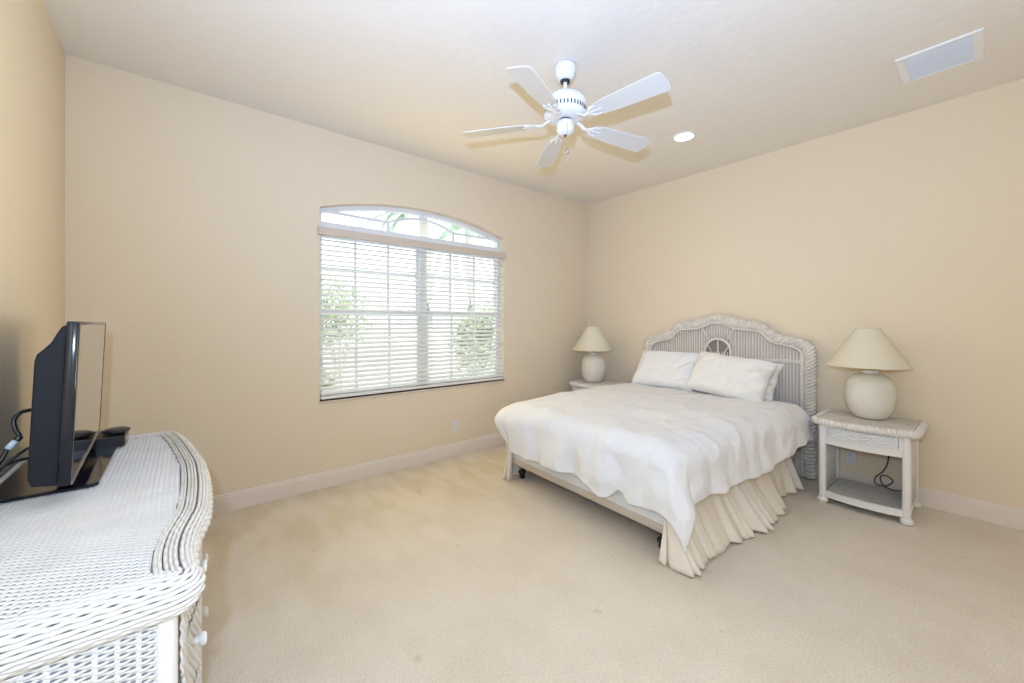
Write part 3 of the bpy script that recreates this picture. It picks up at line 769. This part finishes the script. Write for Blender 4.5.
# ------------------------------------------------------------------ nightstands and lamps
def nightstand(loc, label):
    """origin on the floor at the middle of the back; +x into the room after the mirror below"""
    t = thing('nightstand', label, 'nightstand', loc)
    # local: front towards -x
    W, D = .255, .42
    def bow(y, d=.045): return -d * (1 - (y / .25) ** 2) if abs(y) < .25 else 0
    bm = B()
    # top: bow-fronted slab with a thick woven edge
    def outline(o):
        pts = []
        x0, x1, hy = -.515 - o, .0 + 0, .300 + o
        c = .05
        pts += [(x1, -hy), (x0 + c + .02, -hy)]
        for k in range(7):
            a = PI / 2 * k / 6; pts.append((x0 + .03 + c - c * math.sin(a) - .01 * math.sin(a), -hy + c * .6 * (1 - math.cos(a)) * 1.2))
        for k in range(1, 16):
            y = -hy + .05 + (2 * hy - .10) * k / 16; pts.append((x0 + .02 - .045 * (1 - (y / (hy - .05)) ** 2), y))
        for k in range(6, -1, -1):
            a = PI / 2 * k / 6; pts.append((x0 + .03 + c - c * math.sin(a) - .01 * math.sin(a), hy - c * .6 * (1 - math.cos(a)) * 1.2))
        pts += [(x0 + c + .02, hy), (x1, hy)]
        return pts
    prism(bm, outline(-.02), 'z', .607, .648)
    tp = obj('top', bm, 'gap', t)
    bm = B()
    path = resample([(x, y, .632) for x, y in outline(-.012)], .0045)
    tube(bm, path, .022, 14, r2=.026, disp=lambda i, k: 1 + .17 * math.sin(2 * PI * i / 6.0 + k * .30))
    obj('woven_edge', bm, 'nightw', tp, True)
    bm = B()   # woven strands across the top
    ol = outline(-.03)
    ym = .262; k = 0; y = -ym
    while y <= ym:
        xf = -.50 - .045 * max(0, 1 - (y / .25) ** 2) * .9 + .02
        if abs(y) > .24: xf += .03
        n_ = 40; pts = [Vector((xf + (-.012 - xf) * i / n_, y, .6515 + .0022 * math.sin(PI * i * .5 * 2 + (PI if k % 2 else 0) + PI / 2))) for i in range(n_ + 1)]
        tube(bm, pts, .0062, 5, r2=.0035); k += 1; y += .0115
    obj('woven_surface', bm, 'nightw', tp, True)
    # posts with bun feet
    for sx in (-1, 1):
        for sy in (-1, 1):
            x, y = (-.455 if sx < 0 else -.03), sy * .235
            bm = B(); pth = [(x, y, .046 + (.608 - .046) * i / 112) for i in range(113)]
            tube(bm, pth, .024, 14, disp=lambda i, k: 1 + .02 * math.sin(i * 2.1))
            po = obj('post', bm, 'post', t, True)
            bm = B(); lathe(bm, [(0, 0), (.022, .0), (.034, .008), (.037, .022), (.033, .038), (.024, .046), (0, .048)], 24, cx=x, cy=y)
            obj('foot', bm, 'post', po, True)
    # side panels with thin rails
    for sy in (-1, 1):
        bm = B(); y = sy * .240
        box(bm, -.44, -.04, y - .006, y + .006, .075, .605)
        k = 0
        x = -.435
        while x < -.045:
            tube(bm, [(x, y + sy * .006, .09), (x, y + sy * .006, .60)], .0042, 6); tube(bm, [(x, y - sy * .006, .09), (x, y - sy * .006, .60)], .0042, 6); x += .0165
        sp = obj('side_panel', bm, 'nightw', t, True)
        bm = B(); box(bm, -.44, -.04, y - .013, y + .013, .060, .090, bev=.006); obj('side_rail', bm, 'post', sp, True)
    # bowed front rails
    def bowrail(z0, z1, th=.024, dx=-.466, half=.222, dep=.035):
        bm = B()
        def P(u, q, z): # q 0 front 1 back
            y = -half + 2 * half * u; x = dx - dep * (1 - (y / half) ** 2) + q * th; return (x, y, z)
        n_ = 24; vs = []
        for i in range(n_ + 1):
            u = i / n_; vs.append([bm.verts.new(P(u, 0, z0)), bm.verts.new(P(u, 1, z0)), bm.verts.new(P(u, 1, z1)), bm.verts.new(P(u, 0, z1))])
        for a, b in zip(vs, vs[1:]):
            for k in range(4): bm.faces.new((a[k], a[(k + 1) % 4], b[(k + 1) % 4], b[k]))
        bm.faces.new(vs[0]); bm.faces.new(vs[-1][::-1])
        return bm
    obj('front_rail', bowrail(.462, .508), 'post', t, False)
    obj('bottom_rail', bowrail(.048, .096), 'post', t, False)
    # drawer with dark gap, white frame, woven front and small handle
    obj('drawer_box', box(B(), -.455, -.05, -.218, .218, .510, .606), 'gap', t)
    dw = obj('drawer', bowrail(.511, .605, .014, -.474, .217, .033), 'post', t)
    bm = B(); rows = 6
    for r_ in range(rows):
        z = .526 + r_ * .0130; n_ = 56; pts = []
        for i in range(n_ + 1):
            y = -.196 + .392 * i / n_; x = -.4745 - .033 * (1 - (y / .214) ** 2) - .002 - .0035 * math.sin(PI * i / 2 + (PI if r_ % 2 else 0) + .8)
            pts.append((x, y, z))
        tube(bm, pts, .0035, 6, r2=.0066)
    obj('woven_front', bm, 'drawerw', dw, True)
    bm = B(); prism(bm, [(-.200, .520), (.200, .520), (.200, .598), (-.200, .598)], 'x', -.001, .001)
    bm.free()
    bm = B()
    n_ = 24; vs = []
    for i in range(n_ + 1):
        y = -.2 + .4 * i / n_; x = -.4752 - .033 * (1 - (y / .214) ** 2); vs.append([bm.verts.new((x, y, .520)), bm.verts.new((x, y, .598))])
    for a, b in zip(vs, vs[1:]): bm.faces.new((a[0], b[0], b[1], a[1]))
    obj('woven_backing', bm, 'gap', dw)
    bm = B(); pts = smooth_path([(-.512, -.055, .567), (-.530, -.03, .556), (-.536, 0, .552), (-.530, .03, .556), (-.512, .055, .567)], 5)
    tube(bm, pts, .006, 8); tube(bm, smooth_path([(-.512, -.035, .572), (-.524, 0, .580), (-.512, .035, .572)], 5), .004, 8)
    obj('handle', bm, 'post', dw, True)
    # lower shelf
    bm = B(); box(bm, -.455, -.03, -.222, .222, .072, .086); sh = obj('shelf', bm, 'gap', t)
    bm = B(); y = -.216; k = 0
    while y < .22:
        n_ = 34; xs_ = -.452 - .030 * (1 - (y / .222) ** 2); pts = [Vector((xs_ + (-.035 - xs_) * i / n_, y, .0875 + .002 * (-1) ** (i + k))) for i in range(n_ + 1)]
        tube(bm, pts, .006, 5, r2=.0035); y += .0115; k += 1
    obj('woven_surface', bm, 'nightw', sh, True)
    # rear rail
    obj('rear_rail', box(B(), -.045, -.02, -.215, .215, .505, .606), 'post', t)
    return t
nightstand((4.325, .615, 0), 'wicker nightstand with open shelf right of the bed, full front in view')
nightstand((4.305, 3.165, 0), 'wicker nightstand in the corner by the window, mostly hidden behind the bed')

def table_lamp(loc, label):
    t = thing('table_lamp', label, 'lamp', loc)
    prof = [(0, 0), (.085, 0), (.092, .006)]
    N2 = 80
    key = [(.092, .006), (.122, .045), (.145, .11), (.152, .185), (.148, .250), (.130, .300), (.094, .336), (.062, .346)]
    kp = smooth_path([(r, 0, z) for r, z in key], 12)
    for p in kp: prof.append((p.x + .0016 * math.sin(p.z * 2 * PI / .014), p.z))
    prof += [(.055, .352), (.055, .364), (.060, .370), (.054, .376), (.02, .378), (0, .378)]
    obj('base', lathe(B(), prof, 56), 'pot', t, True)
    obj('neck', lathe(B(), [(.012, .377), (.012, .392), (.018, .395), (.018, .43), (.010, .435), (0, .435)], 20), 'brass', t, True)
    bm = B(); b0, b1, z0, z1 = .253, .076, .400, .698; SY = .014
    lathe(bm, [(b0, z0), (b0 + .0012, z0 + .004), (b1 + .0012, z1 - .004), (b1, z1), (b1 - .003, z1), (b0 - .003, z0 + .002), (b0, z0)], 64, cy=SY)
    sh = obj('lamp_shade', bm, 'shade', t, True)
    sh.data.polygons.foreach_set('use_smooth', [True] * len(sh.data.polygons))
    for zz, rr in ((z0 + .004, b0 - .001), (z1 - .004, b1)):
        bm = B(); tube(bm, [(rr * math.cos(2 * PI * k / 48), SY + rr * math.sin(2 * PI * k / 48), zz) for k in range(48)], .0035, 6, closed=True)
        obj('shade_trim', bm, 'shade', sh, True)
    bm = B()
    for a in (0, 2.094, 4.189): tube(bm, [(0, 0, z1 - .006), (b1 * math.cos(a), SY + b1 * math.sin(a), z1 - .006)], .0018, 5)
    tube(bm, smooth_path([(0, .02, .40), (0, .055, .50), (0, .04, .62), (0, 0, z1 - .006), (0, -.04, .62), (0, -.055, .50), (0, -.02, .40)], 5), .0022, 6)
    obj('harp', bm, 'brass', t)
    bm = B(); lathe(bm, [(0, .433), (.013, .437), (.014, .455), (.03, .50), (.032, .525), (.022, .55), (0, .56)], 20); obj('bulb', bm, 'white', t, True)
    return t
table_lamp((4.15, .612, .6585), 'ribbed cream ceramic table lamp on the right nightstand')
table_lamp((4.005, 3.215, .6585), 'ribbed cream ceramic table lamp on the corner nightstand by the window')
bm = B()
cpts = smooth_path([(4.335, .50, .50), (4.325, .525, .42), (4.32, .53, .30), (4.31, .555, .22), (4.30, .60, .16), (4.27, .60, .12), (4.25, .56, .115), (4.26, .52, .13), (4.30, .50, .16),
       (4.30, .54, .19), (4.28, .57, .17), (4.26, .55, .12), (4.25, .50, .103), (4.24, .455, .112), (4.235, .43, .125), (4.235, .425, .105)], 8)
tube(bm, cpts, .0045, 7)
ly = obj('lamp_cord', bm, 'cord', None, True); tag(ly, 'brown lamp cord coiled on the shelf of the right nightstand', 'cord')

# ------------------------------------------------------------------ dresser
DY0, DY1 = 1.180, 2.925; DC = (DY0 + DY1) / 2; ZT = .80
def front_x(y):
    """outermost edge of the rim"""
    K = [(1.15, .042), (1.21, .041), (1.25, .038), (1.31, .032), (1.38, .031), (1.47, .039), (1.55, .054), (1.64, .071), (1.77, .080), (1.95, .085),
         (2.17, .082), (2.32, .070), (2.47, .054), (2.62, .036), (2.75, .016), (2.86, -.006), (2.95, -.028)]
    for (y0, x0), (y1, x1) in zip(K, K[1:]):
        if y <= y1:
            t = max(0, (y - y0) / (y1 - y0)); i = K.index((y0, x0))
            m0 = (x1 - K[max(0, i - 1)][1]) / (y1 - K[max(0, i - 1)][0]); j = min(len(K) - 1, i + 2)
            m1 = (K[j][1] - x0) / (K[j][0] - y0); h = y1 - y0
            return (2 * t ** 3 - 3 * t * t + 1) * x0 + (t ** 3 - 2 * t * t + t) * h * m0 + (3 * t * t - 2 * t ** 3) * x1 + (t ** 3 - t * t) * h * m1
    return K[-1][1]
dr = thing('dresser', 'long white wicker dresser with serpentine front along the left wall', 'dresser', (XL, DC, 0))
def DL(x, y, z): return Vector((x - XL, y - DC, z))
RT = .036
# rim centreline (inset by RT): near end from wall -> corner -> front -> far corner -> wall
def rim_line(off):
    """closed to the wall: offset 'off' inwards from the outer edge"""
    pts = []; cr = max(.055 - off * .5, .02)
    y0, y1 = DY0 + off, DY1 - off
    fx0 = front_x(DY0) - off
    pts.append(Vector((XL + .012, y0, 0))); pts.append(Vector((fx0 - cr, y0, 0)))
    for k in range(1, 9):
        a = PI / 2 * k / 8; pts.append(Vector((fx0 - cr + cr * math.sin(a), y0 + cr - cr * math.cos(a), 0)))
    n_ = 90
    for k in range(1, n_):
        y = y0 + cr + (y1 - y0 - 2 * cr) * k / n_; pts.append(Vector((front_x(y) - off, y, 0)))
    fx1 = front_x(DY1 - cr) - off - .02
    for k in range(0, 9):
        a = PI / 2 * k / 8; pts.append(Vector((fx1 + .02 * (1 - k / 8) - cr + cr * math.cos(a), y1 - cr + cr * math.sin(a), 0)))
    pts.append(Vector((XL + .012, y1, 0)))
    return pts
# core board under the weave
bm = B(); ol = [(p.x - XL, p.y - DC) for p in rim_line(.012)]
prism(bm, ol, 'z', ZT - .070, ZT - .010)
tp = obj('top', bm, 'topgap', dr)
# woven strands across the flat of the top
bm = B(); y = DY0 + .050; k = 0; sp = .0150
while y < DY1 - .045:
    xe = front_x(y) - .084
    if y < DY0 + .09 or y > DY1 - .09: xe -= .012
    L = xe - (XL + .012); n_ = int(L / (sp / 2)); pts = []
    for i in range(n_ + 1):
        ph = PI * i / 2 + (PI if k % 2 else 0)
        pts.append(DL(XL + .012 + i * sp / 2, y + .0006 * fbm(i * .3, k * .7), ZT - .0055 + .0034 * math.cos(ph)))
    fr = []
    for p in pts:
        fr.append([bm.verts.new(p + Vector((0, -.0037, -.0024))), bm.verts.new(p + Vector((0, -.0020, .0012))), bm.verts.new(p + Vector((0, .0020, .0012))), bm.verts.new(p + Vector((0, .0037, -.0024)))])
    for a, b in zip(fr, fr[1:]):
        for q in range(3): bm.faces.new((a[q], b[q], b[q + 1], a[q + 1]))
    y += .0088; k += 1
obj('woven_surface', bm, 'wicker', tp, True)
# rim: strands following the edge, rolled over the side
bm = B(); prof = []
for k in range(13):
    a = R(96) - R(196) * k / 12
    prof.append((RT - RT * math.cos(a) * 1.0, ZT - RT + RT * math.sin(a) - (.012 * max(0, (k - 6) / 6))))
prof = [(.0815, ZT - .0015), (.0735, ZT - .001), (.0620, ZT), (.0525, ZT + .0005), (.0433, ZT + .0005)] + prof[1:]
ref = resample(rim_line(.02), .0085); nref = len(ref)
rn = []
for i, p in enumerate(ref):
    a_ = ref[max(0, i - 3)]; b_ = ref[min(nref - 1, i + 3)]; t_ = (b_ - a_).normalized(); rn.append(Vector((t_.y, -t_.x, 0)))
for si, (off, z) in enumerate(prof):
    pts = []
    for i, p in enumerate(ref):
        # pairs of strands pass over wide flat stakes and dip between them
        ph = 2 * PI * i / 5 + (PI if si % 2 else 0)
        wv = .0022 * math.cos(ph)
        vert = si < 8
        q = p + rn[i] * (.02 - off + (0 if vert else wv)); q.z = z + (wv if vert else 0)
        pts.append(DL(q.x, q.y, q.z))
    tube(bm, pts, .0052 if si > 4 else .0048, 6)
obj('woven_rim', bm, 'wicker', tp, True)
# dark band lines near the rim
# carcass
bm = B()
def face_x(y):
    d = abs(y - 1.95); return min(-.012 + .058 * (1 - ss(.30, .80, d)), front_x(max(DY0, min(DY1, y))) - .030)
cy0, cy1 = DY0 + .038, DY1 - .038
ol = [(XL + .012, cy0), (face_x(cy0) - .016, cy0)] + [(face_x(cy0 + (cy1 - cy0) * k / 40) - .016, cy0 + (cy1 - cy0) * k / 40) for k in range(1, 40)] + [(face_x(cy1) - .016, cy1), (XL + .012, cy1)]
prism(bm, [(x - XL, y - DC) for x, y in ol], 'z', .06, ZT - .064)
obj('carcass', bm, 'sidegap', dr)
# corner posts
for yy in (cy0 + .012, cy1 - .012):
    for xx in (face_x(yy) - .022, XL + .035):
        bm = B(); z0, z1 = 0.0, ZT - .066
        tube(bm, [DL(xx, yy, z0 + (z1 - z0) * i / 140) for i in range(141)], .0235, 14, disp=lambda i, k: 1 + .012 * math.sin(i * 2.1))
        obj('post', bm, 'post', dr, True)
# end panels woven: horizontal strands over grouped stakes
for yy, sgn in ((cy0, -1), (cy1, 1)):
    bm = B(); z = .075; k = 0; xa, xb = XL + .06, face_x(cy0) - .034
    while z < ZT - .068:
        n_ = int((xb - xa) / .0058); pts = []
        for i in range(n_ + 1):
            x = xa + (xb - xa) * i / n_
            ph = 2 * PI * (x - xa) / .034; st = 1 if k % 2 else -1
            pts.append(DL(x, yy + sgn * (.0045 + .0034 * math.cos(ph) * st), z))
        tube(bm, pts, .0036, 5)
        z += .0078; k += 1
    x = xa + .008
    while x < xb:
        pass
        x += .034
    ep = obj('end_panel', bm, 'wicker', dr, True)
    bm = B(); n_ = 13
    for i in range(n_ + 1):
        x = xa + .0085 + i * .034
        if x < xb: tube(bm, [DL(x, yy + sgn * .0035, .07), DL(x, yy + sgn * .0035, ZT - .066)], .0052, 6, r2=.003)
    obj('stake', bm, 'post', ep, True)
# drawers 3 x 3 with diagonal twist-woven fronts and mushroom knobs
cols = [(cy0 + .055, cy0 + .585), (cy0 + .60, cy0 + 1.07), (cy0 + 1.085, cy1 - .055)]
for r_ in range(3):
    z0 = .085 + r_ * .218; z1 = z0 + .204
    for c0, c1 in cols:
        bm = B(); n_ = 20; vs = []
        for i in range(n_ + 1):
            y = c0 + (c1 - c0) * i / n_; x = face_x(y)
            vs.append([bm.verts.new(DL(x - .018, y, z0)), bm.verts.new(DL(x - .002, y, z0)), bm.verts.new(DL(x - .002, y, z1)), bm.verts.new(DL(x - .018, y, z1))])
        for a, b in zip(vs, vs[1:]):
            for k in range(4): bm.faces.new((a[k], b[k], b[(k + 1) % 4], a[(k + 1) % 4]))
        bm.faces.new(vs[0]); bm.faces.new(vs[-1][::-1])
        d_ = obj('drawer', bm, 'gap', dr)
        bm = B()
        nv = int((c1 - c0) / .016)
        for q in range(nv + 1):
            y = c0 + .006 + (c1 - c0 - .012) * q / nv; pts = []
            for i in range(25):
                zz = z0 + .004 + (z1 - z0 - .008) * i / 24; yj = y + .003 * math.sin(i * 1.1 + q * 1.9); yj = max(c0 + .004, min(c1 - .004, yj))
                pts.append(DL(face_x(yj) + .002 + .0025 * math.sin(i * PI / 2 + q * PI), yj, zz))
            tube(bm, pts, .0052, 5, r2=.0042, up=Vector((1, 0, 0)))
        obj('woven_front', bm, 'wicker', d_, True)
        yk = (c0 + c1) / 2; zk = (z0 + z1) / 2 + .03
        bm = B(); lathe(bm, [(0, 0), (.010, 0), (.009, .010), (.010, .016), (.018, .022), (.019, .030), (.014, .035), (0, .036)], 20,
              mx=Matrix.Translation(DL(face_x(yk) + .003, yk, zk)) @ Matrix.Rotation(R(90), 4, 'Y'))
        obj('knob', bm, 'white', d_, True)

# ------------------------------------------------------------------ television
tvr = R(2.1)
tv = thing('television', 'black flat screen television on a glossy stand, side-on, on the wicker dresser', 'television', (-.30, 2.37, ZT + .002))
tv_in = Matrix.Rotation(tvr, 4, 'Z')
lean = Matrix.Translation((0, 0, .07)) @ Matrix.Rotation(R(2.3), 4, 'Y') @ Matrix.Translation((0, 0, -.07))
TM = tv_in @ lean
W2 = .455; zb0, zt0 = .066, .600
# hull profile in (x, z); x=0 is the front plane of the screen
def tvx(bm, pts, y0, y1, bev=0): prism(bm, pts, 'y', y0, y1, bev=bev, mx=TM)
bm = B()
prof = [(-.022, .068), (-.080, .076), (-.089, .10), (-.089, .470), (-.085, .492), (-.072, .508), (-.056, .530), (-.045, .560), (-.034, .584), (-.022, .588)]
tvx(bm, prof, -W2 + .008, W2 - .008, bev=.004)
hull = obj('back_shell', bm, 'hull', tv)
bm = B(); fr_ = .024
box(bm, -.026, .006, -W2, -W2 + fr_, zb0, zt0, bev=.007, seg=3, mx=TM); box(bm, -.026, .006, W2 - .014, W2, zb0, zt0, bev=.003, seg=3, mx=TM)
box(bm, -.026, .006, -W2 + fr_ - .004, W2 - .010, zt0 - .012, zt0, bev=.003, mx=TM); box(bm, -.026, .006, -W2 + fr_ - .004, W2 - .010, zb0, zb0 + .018, bev=.003, mx=TM)
bez = obj('bezel', bm, 'gloss', tv, True)
bm = B(); box(bm, .0055, .0085, -W2 + .004, W2 - .004, zb0 + .001, zb0 + .007, mx=TM); obj('bezel_strip', bm, 'silver', bez)
obj('screen', box(B(), -.024, .0045, -W2 + .016, W2 - .012, zb0 + .016, zt0 - .010, mx=TM), 'screen', tv)
bm = B(); prism(bm, [(-.065, .012), (-.015, .012), (-.022, .085), (-.058, .095)], 'y', -.13, .13, bev=.004, mx=tv_in)
obj('stand_neck', bm, 'gloss', tv)
bm = B(); prism(bm, [(-.205, -.285), (.052, -.285), (.066, -.27), (.066, .27), (.052, .285), (-.205, .285)], 'z', 0, .012, bev=.003)
obj('stand_base', bm, 'gloss', tv)

# set-top box and the oval puck on it
stb = thing('cable_box', 'black cable box at the far end of the dresser beside the television', 'media box', (-.345, 2.755, ZT + .005))
obj('case', box(B(), -.135, .135, -.098, .10, .004, .052, bev=.004), 'black', stb)
bm = B(); box(bm, .135, .1365, -.088, .09, .010, .038); obj('front_panel', bm, 'gloss', stb)
bm = B(); box(bm, .1362, .1372, -.07, -.045, .018, .028); obj('display', bm, 'silver', stb)
for sx in (-.12, .12):
    for sy in (-.08, .08):
        obj('foot', lathe(B(), [(0, 0), (.010, 0), (.010, .005), (0, .005)], 14, cx=sx, cy=sy), 'black', stb)
bm = B(); lathe(bm, [(0, 0), (.03, 0), (.058, .006), (.066, .012), (.064, .017), (.045, .023), (.02, .0255), (0, .026)], 40, sx=.80, sy=.95)
pk = obj('streaming_puck', bm, 'black', None, True, loc=(-.247, 2.745, ZT + .0575)); tag(pk, 'flat oval black disc resting on the cable box', 'disc')

# cables behind the television
def cable(ctrl, r, label, m='black'):
    bm = B(); tube(bm, smooth_path(ctrl, 7), r, 8); o = obj('cable', bm, m, None, True); tag(o, label, 'cable'); return o
cable([(-.372, 2.05, 1.108), (-.392, 2.03, 1.108), (-.404, 2.02, 1.104), (-.415, 2.01, 1.085), (-.412, 2.005, 1.058), (-.404, 2.0, 1.040), (-.400, 2.0, 1.030)], .006, 'thick black cable looping out behind the television into a pale plug')
bm = B(); tube(bm, smooth_path([(-.400, 2.0, 1.032), (-.408, 1.995, 1.020)], 4), .010, 8)
pl = obj('plug', bm, 'black', None, True)
bm = B(); tube(bm, [(-.408, 1.995, 1.020), (-.424, 1.99, .998)], .012, 8, r2=.009); pl2 = obj('plug_tip', bm, 'plug', pl, True)
tag(pl, 'black and pale blue cable connector hanging behind the television', 'plug')
cable([(-.424, 1.99, .996), (-.436, 1.98, .965), (-.452, 1.95, .928), (-.475, 1.87, .87), (-.50, 1.74, .822), (-.51, 1.60, .808)], .006, 'black cable from the pale plug down onto the dresser')
cable([(-.388, 2.03, .985), (-.410, 2.01, .968), (-.438, 1.985, .936), (-.465, 1.93, .893), (-.485, 1.80, .825), (-.49, 1.64, .808)], .0045, 'thin black cable behind the television, upper of the two thin ones')
cable([(-.385, 2.03, .952), (-.415, 2.01, .950), (-.446, 1.99, .934), (-.476, 1.95, .893), (-.530, 1.84, .822), (-.532, 1.66, .808)], .0045, 'thin black cable behind the television, lowest one')
